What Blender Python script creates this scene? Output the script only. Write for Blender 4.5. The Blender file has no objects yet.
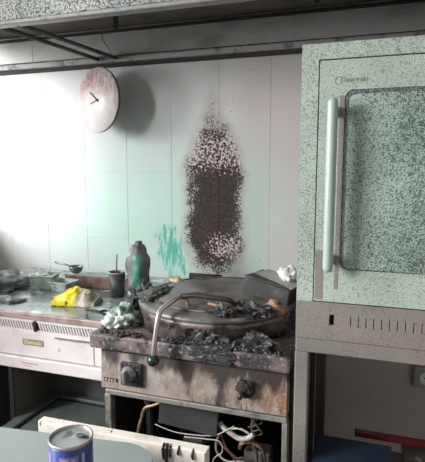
import bpy, bmesh, math, random
from mathutils import Vector, Matrix, noise

random.seed(7)
SC = bpy.context.scene
COL = SC.collection
R = math.radians

# ------------------------------------------------------------------ camera, world, light, exposure
cam_d = bpy.data.cameras.new('camera')
cam = bpy.data.objects.new('camera', cam_d); COL.objects.link(cam)
cam.location = (0, 0, 1.40)
cam.rotation_euler = (R(90 - 7.5), 0, R(18.4))
cam_d.sensor_fit = 'HORIZONTAL'; cam_d.sensor_width = 36.0
cam_d.lens = 36.0 * 481.0 / 425.0
cam_d.clip_start = 0.02
SC.camera = cam

w = bpy.data.worlds.new('world'); SC.world = w; w.use_nodes = True
w.node_tree.nodes['Background'].inputs[0].default_value = (0.93, 0.96, 1.0, 1)
w.node_tree.nodes['Background'].inputs[1].default_value = 0.14

def daylight(name, loc, sx, sz, energy, rz=-90, tilt=90):
    ld = bpy.data.lights.new(name, 'AREA'); ld.shape = 'RECTANGLE'
    ld.size = sx; ld.size_y = sz; ld.energy = energy; ld.color = (0.98, 0.99, 1.0)
    lo = bpy.data.objects.new(name, ld); COL.objects.link(lo)
    lo.location = loc; lo.rotation_euler = (R(tilt), 0, R(rz))
daylight('window_daylight', (-3.3, .92, 2.35), 1.0, 1.3, 50, -85, 72)      # sky outside the window by the back wall
daylight('window_daylight', (-3.3, -.45, 2.2), 2.0, 1.8, 300, -75, 75)      # fill light added through an invented window nearer the camera

SC.view_settings.view_transform = 'Standard'
SC.view_settings.look = 'None'
SC.view_settings.exposure = 1.0
SC.view_settings.gamma = 1.0
SC.view_settings.use_curve_mapping = False

# ------------------------------------------------------------------ node helpers
class NT:
    def __init__(s, m):
        s.t = m.node_tree; s.n = s.t.nodes; s.l = s.t.links
    def new(s, k): return s.n.new(k)
    def put(s, inp, v):
        if v is None: return
        if hasattr(v, 'is_output') or isinstance(v, bpy.types.NodeSocket): s.l.new(v, inp)
        else:
            if inp.type == 'RGBA' and len(v) == 3: v = (*v, 1)
            inp.default_value = v
    def math(s, op, a, b=None, c=None, clamp=False):
        n = s.new('ShaderNodeMath'); n.operation = op; n.use_clamp = clamp
        s.put(n.inputs[0], a)
        if b is not None: s.put(n.inputs[1], b)
        if c is not None: s.put(n.inputs[2], c)
        return n.outputs[0]
    def step(s, v, lo, hi):
        n = s.new('ShaderNodeMapRange'); n.interpolation_type = 'SMOOTHSTEP'
        s.put(n.inputs[0], v); s.put(n.inputs[1], lo); s.put(n.inputs[2], hi)
        n.inputs[3].default_value = 0; n.inputs[4].default_value = 1
        return n.outputs[0]
    def mix(s, f, a, b):
        n = s.new('ShaderNodeMix'); n.data_type = 'RGBA'
        s.put(n.inputs[0], f); s.put(n.inputs[6], a); s.put(n.inputs[7], b)
        return n.outputs[2]
    def coord(s, kind='Object', stretch=(1, 1, 1), off=(0, 0, 0)):
        if kind == 'Position':
            o = s.new('ShaderNodeNewGeometry').outputs['Position']
        else:
            o = s.new('ShaderNodeTexCoord').outputs[kind]
        mp = s.new('ShaderNodeMapping'); s.l.new(o, mp.inputs[0])
        mp.inputs[1].default_value = off; mp.inputs[3].default_value = stretch
        return mp.outputs[0]
    def noise(s, vec, scale, detail=3, rough=.55, dist=0):
        n = s.new('ShaderNodeTexNoise'); s.l.new(vec, n.inputs[0])
        n.inputs['Scale'].default_value = scale; n.inputs['Detail'].default_value = detail
        n.inputs['Roughness'].default_value = rough; n.inputs['Distortion'].default_value = dist
        return n.outputs[0]
    def voro(s, vec, scale):
        n = s.new('ShaderNodeTexVoronoi'); s.l.new(vec, n.inputs[0]); n.inputs['Scale'].default_value = scale
        return n.outputs[0]

def base(name):
    m = bpy.data.materials.new(name); m.use_nodes = True
    return m, NT(m), m.node_tree.nodes['Principled BSDF']

def mat(name, col, rough=.6, metal=0.0, layers=(), bump=0.0, bscale=60, kind='Object', spec=.5):
    """layers: (colour, scale, lo, hi[, stretch[, detail]]) noise-thresholded deposits over the base colour"""
    m, t, b = base(name)
    c = t.mix(1.0, col, col)
    for i, L in enumerate(layers):
        st = L[4] if len(L) > 4 else (1, 1, 1)
        de = L[5] if len(L) > 5 else 4
        v = t.coord(kind, st, (3.1 * i + 1.3, 1.7 * i, .9 * i))
        f = t.step(t.noise(v, L[1], de, .6), L[2], L[3])
        c = t.mix(f, c, L[0])
    t.put(b.inputs['Base Color'], c)
    b.inputs['Roughness'].default_value = rough
    b.inputs['Metallic'].default_value = metal
    b.inputs['Specular IOR Level'].default_value = spec
    if bump:
        bn = t.new('ShaderNodeBump'); bn.inputs['Strength'].default_value = bump
        bn.inputs['Distance'].default_value = .004
        t.put(bn.inputs['Height'], t.noise(t.coord(kind), bscale, 4, .6))
        t.l.new(bn.outputs[0], b.inputs['Normal'])
    return m

M = {}
# ---- tiles with the burn mark, its flaking rim, the mint deposit and the turquoise melt run
def tile_material(name, joint=0.0):
    m, t, b = base(name)
    pos = t.coord('Position')
    sep = t.new('ShaderNodeSeparateXYZ'); t.l.new(pos, sep.inputs[0])
    X, Z = sep.outputs[0], sep.outputs[2]
    big = t.noise(pos, 3.0, 3)
    med = t.noise(pos, 14, 4, .6)
    fine = t.noise(pos, 190, 2, .6)
    fine2 = t.noise(t.coord('Position', (1, 1, 1), (5, 2, 1)), 120, 3, .65)
    flake = t.noise(t.coord('Position', (1, 1, 1), (2, 7, 3)), 88, 4, .65)
    c = t.mix(t.step(big, .3, .75), (.70, .70, .685), (.63, .62, .61))
    # pinkish bare glaze towards the right of the burn
    pk = t.step(t.math('ADD', X, t.math('MULTIPLY', big, .25)), -.62, -.36)
    c = t.mix(t.math('MULTIPLY', pk, .9), c, (.60, .53, .51))
    # mint deposit
    dx = t.math('DIVIDE', t.math('ADD', X, 1.02), .80)
    dz = t.math('DIVIDE', t.math('SUBTRACT', Z, 1.17), .50)
    d = t.math('SQRT', t.math('ADD', t.math('POWER', dx, 2), t.math('POWER', dz, 2)))
    d = t.math('ADD', d, t.math('MULTIPLY', t.math('SUBTRACT', med, .5), .7))
    mint = t.math('SUBTRACT', 1, t.step(d, .2, 1.2))
    c = t.mix(t.math('MULTIPLY', mint, .9), c, (.50, .70, .62))
    # second mint streak right of the burn
    d2 = t.math('ABSOLUTE', t.math('ADD', X, .49))
    m2 = t.math('MULTIPLY', t.math('SUBTRACT', 1, t.step(d2, .02, .10)), t.math('SUBTRACT', 1, t.step(Z, 1.25, 1.6)))
    c = t.mix(t.math('MULTIPLY', m2, .6), c, (.47, .60, .54))
    # canopy shade painted in as grey over the top of the tiles
    hood_shade = t.step(t.math('ADD', Z, t.math('MULTIPLY', med, .12)), 1.62, 1.90)
    hood_shade = t.math('MULTIPLY', hood_shade, t.step(X, -1.35, -.95))
    c = t.mix(t.math('MULTIPLY', hood_shade, .45), c, (.40, .39, .37))
    # turquoise melted plastic run
    vs = t.coord('Position', (1.4, 1, .30))
    st = t.noise(vs, 38, 4, .65)
    ex = t.math('DIVIDE', t.math('ADD', X, t.math('ADD', .912, t.math('MULTIPLY', t.math('SUBTRACT', Z, 1.0), .20))), .075)
    ez = t.math('DIVIDE', t.math('SUBTRACT', Z, .985), .155)
    e = t.math('SQRT', t.math('ADD', t.math('POWER', ex, 2), t.math('POWER', ez, 2)))
    e = t.math('ADD', e, t.math('MULTIPLY', t.math('SUBTRACT', st, .5), 2.5))
    tq = t.math('SUBTRACT', 1, t.step(e, .55, 1.0))
    c = t.mix(tq, c, t.mix(t.step(st, .4, .62), (.10, .46, .36), (.40, .68, .60)))
    if joint: c = t.mix(joint, c, (.80, .77, .74))
    # ---- the burn: half width depends on height
    up = t.step(Z, 1.36, 1.78)
    hw = t.math('SUBTRACT', .140, t.math('MULTIPLY', up, .060))
    bx = t.math('DIVIDE', t.math('ABSOLUTE', t.math('ADD', X, .692)), hw)
    topf = t.step(Z, 1.37, 1.76)
    botf = t.math('SUBTRACT', 1, t.step(Z, .83, 1.06))
    dens = t.math('SUBTRACT', 1.12, t.math('MULTIPLY', t.math('POWER', bx, 2.2), .78))
    dens = t.math('SUBTRACT', dens, t.math('MULTIPLY', topf, 1.0))
    dens = t.math('SUBTRACT', dens, t.math('MULTIPLY', botf, .95))
    dens = t.math('ADD', dens, t.math('MULTIPLY', t.math('SUBTRACT', med, .5), .95))
    # speckle: deposit where fine grain is below the density
    sp = t.step(t.math('SUBTRACT', t.math('MULTIPLY', dens, .62), t.math('MULTIPLY', t.math('SUBTRACT', fine, .18), 1.0)), -.03, .05)
    halo = t.math('MULTIPLY', t.step(dens, -.25, .6), .55)
    c = t.mix(halo, c, (.36, .30, .27))
    c = t.mix(sp, c, t.mix(t.step(fine2, .4, .65), (.030, .021, .021), (.075, .052, .047)))
    # peeled pale flakes at the rim of the burn (upper band and foot)
    b1 = t.math('SUBTRACT', 1, t.step(t.math('ABSOLUTE', t.math('SUBTRACT', Z, 1.47)), .03, .13))
    b2 = t.math('MULTIPLY', t.math('SUBTRACT', 1, t.step(t.math('ABSOLUTE', t.math('SUBTRACT', Z, 1.035)), .02, .09)), t.step(X, -.78, -.64))
    band = t.math('MAXIMUM', b1, b2)
    band = t.math('MULTIPLY', band, t.math('SUBTRACT', 1, t.step(bx, .75, 1.10)))
    pf = t.step(t.math('ADD', flake, t.math('MULTIPLY', band, .13)), .62, .66)
    pf = t.math('MULTIPLY', pf, t.step(band, .05, .2))
    c = t.mix(pf, c, (.66, .575, .55))
    # stray soot drops over all the tiles near the burn
    vd = t.voro(t.coord('Position'), 34)
    dd = t.math('MULTIPLY', t.math('SUBTRACT', 1, t.step(vd, .07, .11)), t.step(t.noise(t.coord('Position', (1, 1, 1), (9, 9, 9)), 9, 2), .54, .6))
    near = t.math('SUBTRACT', 1, t.step(t.math('ABSOLUTE', t.math('ADD', X, .5)), .2, .5))
    c = t.mix(t.math('MULTIPLY', t.math('MULTIPLY', dd, near), .85), c, (.05, .04, .04))
    t.put(b.inputs['Base Color'], c)
    t.put(b.inputs['Roughness'], t.math('ADD', .42, t.math('MULTIPLY', sp, .45)))
    bn = t.new('ShaderNodeBump'); bn.inputs['Strength'].default_value = .25; bn.inputs['Distance'].default_value = .002
    t.put(bn.inputs['Height'], t.math('ADD', t.math('MULTIPLY', sp, .6), t.math('MULTIPLY', med, .2)))
    t.l.new(bn.outputs[0], b.inputs['Normal'])
    return m
M['tile'] = tile_material('wall_tile_burnt')
M['grout'] = tile_material('wall_grout_burnt', .45)

# ---- speckled soot over mint-filmed steel
def speckle(name, col, dot, scale, amount, rough=.45, vary=.12, film=None, metal=0.0, grad=None, bump=.2):
    m, t, b = base(name)
    pos = t.coord('Object')
    big = t.noise(pos, 4.5, 3)
    g = t.noise(pos, scale, 2, .6)
    g2 = t.noise(t.coord('Object', (1, 1, 1), (4, 4, 4)), scale * .45, 2, .6)
    c = t.mix(1.0, col, col)
    if film: c = t.mix(t.step(big, .38, .64), c, film)
    th = t.math('ADD', amount, t.math('MULTIPLY', t.math('SUBTRACT', big, .5), vary))
    if grad:   # more soot towards one side of the pane: (axis, from, to, extra)
        sep = t.new('ShaderNodeSeparateXYZ'); t.l.new(pos, sep.inputs[0])
        th = t.math('ADD', th, t.math('MULTIPLY', t.step(sep.outputs[grad[0]], grad[1], grad[2]), grad[3]))
    f = t.math('SUBTRACT', 1, t.step(t.math('SUBTRACT', g, th), -.03, .03))
    f2 = t.math('MULTIPLY', t.math('SUBTRACT', 1, t.step(t.math('SUBTRACT', g2, t.math('SUBTRACT', th, .06)), -.02, .03)), .8)
    c = t.mix(t.math('MAXIMUM', f, f2), c, dot)
    t.put(b.inputs['Base Color'], c)
    b.inputs['Roughness'].default_value = rough; b.inputs['Metallic'].default_value = metal
    bn = t.new('ShaderNodeBump'); bn.inputs['Strength'].default_value = bump; bn.inputs['Distance'].default_value = .001
    t.put(bn.inputs['Height'], f); t.l.new(bn.outputs[0], b.inputs['Normal'])
    return m

M['cab'] = speckle('mint_filmed_steel', (.41, .485, .42), (.13, .145, .12), 430, .43, film=(.36, .415, .36))
M['cab_rail'] = speckle('sooted_bare_steel', (.27, .24, .215), (.10, .09, .08), 300, .38, film=(.22, .20, .18), metal=.25)
M['cab_glass'] = speckle('sooted_door_glass', (.37, .465, .40), (.045, .055, .05), 330, .44, rough=.3, film=(.31, .40, .34), grad=(0, -.28, .0, .07), bump=.05)
M['handle_plastic'] = mat('handle_plastic', (.34, .42, .37), .4, layers=[((.30, .34, .30), 90, .60, .66)])
M['gasket'] = speckle('sooty_gasket', (.16, .19, .18), (.04, .05, .05), 220, .5, rough=.7)
M['fascia'] = speckle('speckled_canopy_edge', (.52, .54, .49), (.045, .055, .06), 210, .47, rough=.5, film=(.40, .45, .42), bump=.5)
M['lip'] = mat('canopy_lip', (.26, .25, .24), .5, .3, [((.15, .14, .14), 30, .5, .7)])
M['canopy_roof'] = mat('canopy_roof_soot', (.115, .095, .085), .75, .2, [((.06, .05, .048), 8, .45, .7)])
M['canopy_back'] = mat('canopy_back_steel', (.44, .435, .415), .42, .35, [((.22, .21, .20), 4, .45, .8, (1, 1, 2)), ((.10, .09, .09), 90, .66, .72)])
M['beam'] = mat('canopy_beam', (.34, .32, .31), .5, .3, [((.10, .09, .09), 20, .5, .72)])
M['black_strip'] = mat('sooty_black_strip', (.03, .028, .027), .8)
M['rod'] = mat('grey_rod', (.11, .105, .10), .5, .4, [((.05, .045, .045), 30, .5, .7)])
M['plaster'] = mat('painted_plaster', (.62, .59, .54), .8, layers=[((.55, .52, .48), 4, .4, .7)])
M['floor'] = mat('floor_slab', (.20, .19, .18), .6, layers=[((.10, .095, .09), 6, .45, .65)])
M['charcoal'] = mat('charcoal_black', (.018, .017, .017), .85, bump=.5, bscale=120)
M['dark_inside'] = mat('smoked_inside', (.13, .12, .11), .8, layers=[((.18, .165, .15), 7, .5, .75)])
M['white_steel'] = mat('pale_steel_front', (.84, .78, .77), .4, .05, [((.72, .65, .64), 7, .48, .7), ((.42, .36, .34), 45, .66, .73)])
M['pink_edge'] = mat('scorched_worktop_edge', (.42, .31, .29), .5, .2, [((.26, .17, .15), 14, .45, .65)])
M['slot_dark'] = mat('slot_shadow_box', (.02, .02, .02), .9)
M['worktop'] = mat('wet_sooted_worktop', (.27, .32, .30), .22, .25,
                   [((.10, .125, .12), 7, .42, .58), ((.58, .61, .59), 9, .54, .66, (1, 2.2, 1)), ((.06, .06, .055), 30, .62, .7)])  # pale layer paints in the glints on the wet top
M['shelf_green'] = mat('dusty_green_shelf', (.17, .205, .185), .5, .2, [((.11, .13, .12), 6, .45, .7)])
M['rust'] = mat('rust_brown_ledge', (.22, .125, .11), .75, 0, [((.13, .07, .06), 20, .45, .65), ((.40, .36, .32), 60, .62, .7)])
M['badge'] = mat('olive_badge', (.30, .28, .12), .5)
M['badge_text'] = mat('badge_lettering', (.85, .83, .70), .5)
M['red_print'] = mat('faded_red_print', (.60, .30, .27), .6)
# cooker
M['slab'] = mat('burnt_cooker_top', (.17, .13, .125), .6, .15,
                [((.045, .04, .04), 9, .42, .60), ((.36, .33, .32), 75, .55, .68), ((.02, .02, .02), 16, .55, .66)], bump=.6, bscale=90)
def panel_mat():
    m, t, b = base('scorched_control_panel')
    o = t.coord('Object'); sp = t.new('ShaderNodeSeparateXYZ'); t.l.new(o, sp.inputs[0]); X, Z = sp.outputs[0], sp.outputs[2]
    n1 = t.noise(o, 8, 4, .6); n2 = t.noise(t.coord('Object', (1.5, 1, .45), (3, 1, 2)), 11, 4, .65); n3 = t.noise(t.coord('Object', (1, 1, 1), (7, 5, 2)), 130, 3, .6); n4 = t.noise(t.coord('Object', (1.8, 1, .3), (1, 8, 2)), 28, 4, .6)
    c = t.mix(t.step(n1, .40, .66), (.37, .315, .28), (.23, .16, .12))
    c = t.mix(t.math('MULTIPLY', t.step(X, .12, .32), t.step(n2, .42, .62)), c, (.26, .14, .075))      # heat-tinted orange towards the right end
    c = t.mix(t.math('MULTIPLY', t.step(n3, .52, .66), .5), c, (.50, .46, .43))
    # flame lick from the slab edge: heavier above and around the middle
    d = t.math('ABSOLUTE', t.math('SUBTRACT', X, .10))
    lick = t.math('ADD', t.math('MULTIPLY', t.step(Z, .735, .825), .34), t.math('MULTIPLY', t.math('SUBTRACT', 1, t.step(d, .02, .30)), .16))
    so = t.step(t.math('ADD', n2, lick), .66, .88)
    c = t.mix(t.math('MULTIPLY', so, .92), c, (.035, .028, .026))
    c = t.mix(t.step(n4, .64, .70), c, (.05, .03, .024))
    t.put(b.inputs['Base Color'], c); b.inputs['Roughness'].default_value = .45; b.inputs['Metallic'].default_value = .2
    bn = t.new('ShaderNodeBump'); bn.inputs['Strength'].default_value = .3; bn.inputs['Distance'].default_value = .003
    t.put(bn.inputs['Height'], n3); t.l.new(bn.outputs[0], b.inputs['Normal'])
    return m
M['panel'] = panel_mat()
M['rail_steel'] = mat('dull_rail_steel', (.30, .28, .25), .45, .4, [((.12, .11, .10), 18, .5, .68)])
M['lid'] = mat('smoked_lid_steel', (.165, .16, .15), .42, .2,
               [((.085, .066, .060), 6, .44, .64), ((.29, .25, .245), 11, .56, .70, (1, 1, 3)), ((.03, .028, .027), 12, .57, .68)], bump=.25, bscale=70)  # paler streak layer paints in the lid's highlights
M['lid_side'] = mat('burnt_pan_side', (.25, .195, .19), .5, .25,
                    [((.045, .04, .04), 7, .44, .60), ((.32, .26, .25), 14, .58, .7, (1, 1, 3)), ((.02, .02, .02), 22, .54, .62)], bump=.5, bscale=90)
M['bowl'] = mat('smoked_bowl', (.05, .05, .052), .6, .2, [((.03, .03, .03), 8, .45, .65)])
M['black_metal'] = mat('blackened_metal', (.035, .032, .03), .5, .3, [((.10, .085, .075), 40, .6, .7)])
M['chrome'] = mat('lever_steel', (.50, .45, .41), .28, .8, [((.2, .17, .15), 40, .56, .7)])
M['ball'] = mat('black_ball_grip', (.02, .03, .03), .22)
M['knob_plate'] = mat('black_knob_plate', (.028, .028, .032), .4)
M['knob_grey'] = mat('grey_knob', (.20, .20, .20), .35, .3, [((.10, .10, .10), 40, .5, .7)])
M['brass'] = mat('heat_tinted_copper', (.42, .28, .17), .45, .6, [((.15, .08, .05), 60, .5, .65)])
M['cable_white'] = mat('singed_white_cable', (.50, .46, .42), .5, layers=[((.12, .10, .09), 40, .55, .7)])
M['cable_dark'] = mat('charred_wire', (.09, .075, .07), .6, layers=[((.3, .26, .24), 60, .58, .68)])
M['cable_red'] = mat('scorched_red_wire', (.22, .10, .08), .6)
M['white_panel'] = mat('loose_white_panel', (.68, .62, .56), .5, 0.0, [((.50, .45, .39), 12, .5, .7), ((.035, .03, .03), 16, .66, .70, (2.2, 1, .5))])
M['drip'] = mat('tar_drip', (.02, .018, .017), .4)
# table and can
M['table'] = mat('grey_green_table_top', (.24, .27, .26), .42, .1, [((.215, .25, .24), 5, .4, .7), ((.07, .07, .07), 75, .70, .735)])
M['table_edge'] = mat('sooted_table_edge', (.06, .062, .058), .6)
M['can_blue'] = mat('blue_can_label', (.03, .05, .20), .4)
M['can_white'] = mat('can_print_pale', (.36, .34, .42), .4)
M['can_beige'] = mat('can_print_beige', (.45, .36, .27), .4)
M['can_purple'] = mat('can_print_violet', (.20, .16, .42), .4)
M['can_steel'] = mat('can_steel', (.36, .38, .37), .42, .55, [((.14, .15, .15), 40, .53, .68), ((.50, .52, .5), 90, .6, .7)])
M['can_rim'] = mat('can_rim', (.42, .41, .40), .35, .6, [((.1, .1, .1), 50, .55, .7)])
# small things
M['clock_rim'] = mat('dark_clock_rim', (.10, .09, .085), .5)
def clock_face_mat():
    m, t, b = base('pink_floral_clock_face')
    o = t.coord('Object')
    s = t.new('ShaderNodeSeparateXYZ'); t.l.new(o, s.inputs[0])
    n = t.noise(t.coord('Object', (1, 1, .55)), 24, 4, .65)
    n2 = t.noise(t.coord('Object', (1, 1, .8), (3, 3, 3)), 46, 4, .6)
    top = t.step(s.outputs[2], -.06, .10)
    side = t.step(t.math('ABSOLUTE', s.outputs[0]), .03, .12)
    amt = t.math('MAXIMUM', t.math('MULTIPLY', top, .95), t.math('MULTIPLY', side, .62))
    c = t.mix(t.math('MULTIPLY', amt, t.step(n, .36, .62)), (.78, .74, .735), (.58, .34, .32))
    c = t.mix(t.math('MULTIPLY', t.math('MULTIPLY', top, t.step(n2, .52, .68)), .85), c, (.36, .23, .20))
    t.put(b.inputs['Base Color'], c); b.inputs['Roughness'].default_value = .35
    return m
M['clock_face'] = clock_face_mat()
M['clock_hand'] = mat('clock_hand', (.05, .04, .05), .5)
M['bottle'] = mat('sooted_green_bottle', (.19, .20, .20), .45, layers=[((.075, .065, .075), 16, .46, .6, (1, 1, .5)), ((.42, .50, .47), 30, .58, .68)], bump=.3, bscale=50)
M['bottle_stripe'] = mat('green_melted_stripe', (.09, .29, .215), .4, layers=[((.20, .42, .34), 30, .5, .65), ((.06, .11, .10), 22, .52, .64)])
M['mug'] = mat('smoked_mug', (.035, .04, .045), .5, layers=[((.09, .12, .12), 20, .5, .65)])
M['mug_rim'] = mat('mug_rim', (.32, .33, .32), .4)
M['stick'] = mat('burnt_stick', (.14, .12, .07), .7)
M['yellow'] = mat('yellow_wrapper', (.80, .66, .02), .4, layers=[((.88, .78, .18), 12, .5, .65), ((.45, .36, .03), 30, .64, .7)])
M['wrap_print'] = mat('wrapper_pale_print', (.50, .44, .36), .5, layers=[((.36, .27, .22), 30, .5, .62), ((.52, .46, .12), 18, .55, .65)])
M['foil'] = mat('sooted_foil', (.34, .40, .37), .45, .2, [((.60, .64, .61), 14, .5, .64), ((.17, .21, .20), 18, .56, .68)])
M['foil_pale'] = mat('pale_foil', (.48, .53, .50), .45, .15, [((.30, .36, .33), 14, .5, .65), ((.16, .2, .19), 26, .6, .68)])
M['rag_grey'] = mat('sodden_grey_rag', (.24, .265, .255), .7, layers=[((.12, .13, .125), 9, .45, .6), ((.46, .49, .47), 16, .56, .68)])
M['rag_green'] = mat('green_white_rag', (.52, .54, .51), .75, layers=[((.19, .31, .26), 22, .46, .60), ((.07, .09, .08), 26, .54, .63)])
M['rag_dark'] = mat('charred_rag', (.075, .08, .075), .8, layers=[((.16, .17, .155), 18, .5, .64), ((.02, .02, .02), 14, .52, .62)], bump=.4, bscale=70)
M['bread'] = mat('singed_crust', (.60, .48, .34), .7, layers=[((.30, .19, .10), 26, .5, .64)])
M['crust_red'] = mat('reddish_burnt_crust', (.36, .21, .13), .7, layers=[((.10, .05, .035), 24, .48, .62)])
M['char'] = mat('char_flakes', (.028, .027, .028), .55, layers=[((.16, .16, .165), 60, .62, .70)])
M['char_box'] = mat('charred_carton', (.025, .023, .023), .6, layers=[((.07, .065, .06), 20, .5, .7)])
M['ash_top'] = mat('ash_grey_flap', (.36, .35, .33), .5, layers=[((.20, .19, .18), 12, .5, .65)])
M['paper'] = mat('white_singed_paper', (.62, .62, .61), .7, layers=[((.06, .05, .05), 14, .60, .66), ((.40, .39, .38), 20, .5, .65)])
M['ladle'] = mat('grey_ladle_steel', (.15, .175, .17), .35, .4, [((.14, .17, .17), 20, .5, .65)])
M['blue'] = mat('navy_blue_crate', (.014, .038, .075), .7, layers=[((.010, .022, .045), 9, .45, .65)])
M['red'] = mat('dark_red_tray', (.15, .012, .016), .5)
M['socket'] = mat('grey_socket', (.42, .42, .40), .5)
M['dark_floral'] = mat('dark_mottled_tin', (.06, .05, .045), .5, layers=[((.20, .17, .15), 40, .56, .66)])
M['frame_dark'] = mat('dark_stand_steel', (.13, .12, .11), .5, .3)
M['window_paint'] = mat('white_window_paint', (.75, .75, .73), .5)
def glass_mat():
    m = bpy.data.materials.new('clear_pane'); m.use_nodes = True
    t = NT(m); out = m.node_tree.nodes['Material Output']
    tr = t.new('ShaderNodeBsdfTransparent'); gl = t.new('ShaderNodeBsdfGlossy'); gl.inputs['Roughness'].default_value = .03
    mx = t.new('ShaderNodeMixShader'); mx.inputs[0].default_value = .06
    t.l.new(tr.outputs[0], mx.inputs[1]); t.l.new(gl.outputs[0], mx.inputs[2]); t.l.new(mx.outputs[0], out.inputs[0])
    return m
M['pane'] = glass_mat()

# ------------------------------------------------------------------ mesh helpers
def box(bm, x0, x1, y0, y1, z0, z1, bev=0.0, seg=1, mtx=None):
    t = bmesh.new()
    bmesh.ops.create_cube(t, size=1)
    for v in t.verts:
        v.co = Vector(((x0 + x1) / 2 + v.co.x * (x1 - x0), (y0 + y1) / 2 + v.co.y * (y1 - y0), (z0 + z1) / 2 + v.co.z * (z1 - z0)))
    if bev: bmesh.ops.bevel(t, geom=t.edges[:], offset=bev, segments=seg, affect='EDGES', profile=.6)
    merge(bm, t, mtx)

def merge(bm, t, mtx=None):
    if mtx is not None: bmesh.ops.transform(t, matrix=mtx, verts=t.verts[:])
    mp = [bm.verts.new(v.co) for v in t.verts]
    t.verts.index_update()
    for f in t.faces:
        nf = bm.faces.new([mp[v.index] for v in f.verts]); nf.smooth = f.smooth
    t.free()

def lathe(bm, prof, seg=32, c=(0, 0, 0), smooth=True, mtx=None):
    t = bmesh.new(); rings = []
    for r, z in prof:
        if r < 1e-5: rings.append([t.verts.new((0, 0, z))])
        else: rings.append([t.verts.new((r * math.cos(2 * math.pi * k / seg), r * math.sin(2 * math.pi * k / seg), z)) for k in range(seg)])
    for a, b in zip(rings, rings[1:]):
        if len(a) == 1 and len(b) == 1: continue
        for k in range(seg):
            k2 = (k + 1) % seg
            if len(a) == 1: f = t.faces.new((a[0], b[k2], b[k]))
            elif len(b) == 1: f = t.faces.new((a[k], a[k2], b[0]))
            else: f = t.faces.new((a[k], a[k2], b[k2], b[k]))
            f.smooth = smooth
    m = Matrix.Translation(c)
    if mtx is not None: m = mtx @ m
    merge(bm, t, m)

def spline(pts, n=8):
    P = [Vector(p) for p in pts]; out = []
    for i in range(len(P) - 1):
        p0 = P[max(i - 1, 0)]; p1 = P[i]; p2 = P[i + 1]; p3 = P[min(i + 2, len(P) - 1)]
        for k in range(n):
            u = k / n
            out.append(.5 * ((2 * p1) + (p2 - p0) * u + (2 * p0 - 5 * p1 + 4 * p2 - p3) * u * u + (3 * p1 - p0 - 3 * p2 + p3) * u ** 3))
    out.append(P[-1]); return out

def tube(bm, pts, r, seg=8, radii=None):
    P = [Vector(p) for p in pts]; rings = []
    ref = Vector((0.13, 0.31, 0.94)).normalized()
    for i, p in enumerate(P):
        d = (P[min(i + 1, len(P) - 1)] - P[max(i - 1, 0)]).normalized()
        u = d.cross(ref)
        if u.length < .05: u = d.cross(Vector((1, 0, 0)))
        u.normalize(); v = d.cross(u).normalized()
        rr = radii[i] if radii else r
        rings.append([bm.verts.new(p + (u * math.cos(2 * math.pi * k / seg) + v * math.sin(2 * math.pi * k / seg)) * rr) for k in range(seg)])
    for a, b in zip(rings, rings[1:]):
        for k in range(seg):
            f = bm.faces.new((a[k], a[(k + 1) % seg], b[(k + 1) % seg], b[k])); f.smooth = True
    bm.faces.new(rings[0][::-1]); bm.faces.new(rings[-1])

def prism(bm, poly, z0, z1, mtx=None, bev=0):
    t = bmesh.new()
    a = [t.verts.new((x, y, z0)) for x, y in poly]; b = [t.verts.new((x, y, z1)) for x, y in poly]
    t.faces.new(a[::-1]); t.faces.new(b); n = len(poly)
    for k in range(n): t.faces.new((a[k], a[(k + 1) % n], b[(k + 1) % n], b[k]))
    if bev: bmesh.ops.bevel(t, geom=[e for e in t.edges if abs(e.verts[0].co.z - e.verts[1].co.z) < 1e-6], offset=bev, segments=2, affect='EDGES')
    merge(bm, t, mtx)

def rounded(x0, x1, y0, y1, r, n=6):
    out = []
    for cx, cy, a in ((x1 - r, y1 - r, 0), (x0 + r, y1 - r, 90), (x0 + r, y0 + r, 180), (x1 - r, y0 + r, 270)):
        for k in range(n + 1):
            q = R(a + 90 * k / n); out.append((cx + r * math.cos(q), cy + r * math.sin(q)))
    return out

def crumple(bm, c, size, amp=.35, freq=1.6, seed=0, sub=4, flat=True, fold=0.0, smooth=True):
    """an irregular heaped lump, its foot flattened on z = c.z"""
    t = bmesh.new(); bmesh.ops.create_icosphere(t, subdivisions=sub, radius=1)
    so = Vector((seed * 7.3, seed * 3.1, seed * 1.7))
    for v in t.verts:
        p = v.co.copy()
        n1 = noise.noise(p * freq + so); n2 = noise.noise(p * freq * 2.7 + so * 2); n3 = noise.noise(p * freq * 6 + so)
        k = 1 + amp * n1 + amp * .55 * n2 + amp * .25 * n3
        if fold: k += fold * (abs(noise.noise(p * freq * 1.8 + so * 3)) * 2 - .5)
        q = p * max(k, .25)
        z = q.z
        if flat: z = max(z, -.12) + .12
        v.co = Vector((c[0] + q.x * size[0], c[1] + q.y * size[1], c[2] + z * size[2] * (.9 if flat else 1)))
    for f in t.faces: f.smooth = smooth
    merge(bm, t)

def obj(name, bm, m, parent=None, label=None, cat=None, group=None, kind=None, loc=None, rot=None):
    me = bpy.data.meshes.new(name)
    bmesh.ops.recalc_face_normals(bm, faces=bm.faces[:])
    bm.to_mesh(me); bm.free()
    me.materials.append(M[m])
    o = bpy.data.objects.new(name, me); COL.objects.link(o)
    if parent is not None: o.parent = parent
    tag(o, label, cat, group, kind)
    if loc: o.location = loc
    if rot: o.rotation_euler = rot
    return o

def tag(o, label=None, cat=None, group=None, kind=None):
    if label: o['label'] = label
    if cat: o['category'] = cat
    if group: o['group'] = group
    if kind: o['kind'] = kind
    return o

def thing(name, loc, label, cat, group=None, rz=0):
    o = bpy.data.objects.new(name, None); COL.objects.link(o)
    o.location = loc; o.rotation_euler = (0, 0, rz); o.empty_display_size = .05
    return tag(o, label, cat, group)

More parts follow.
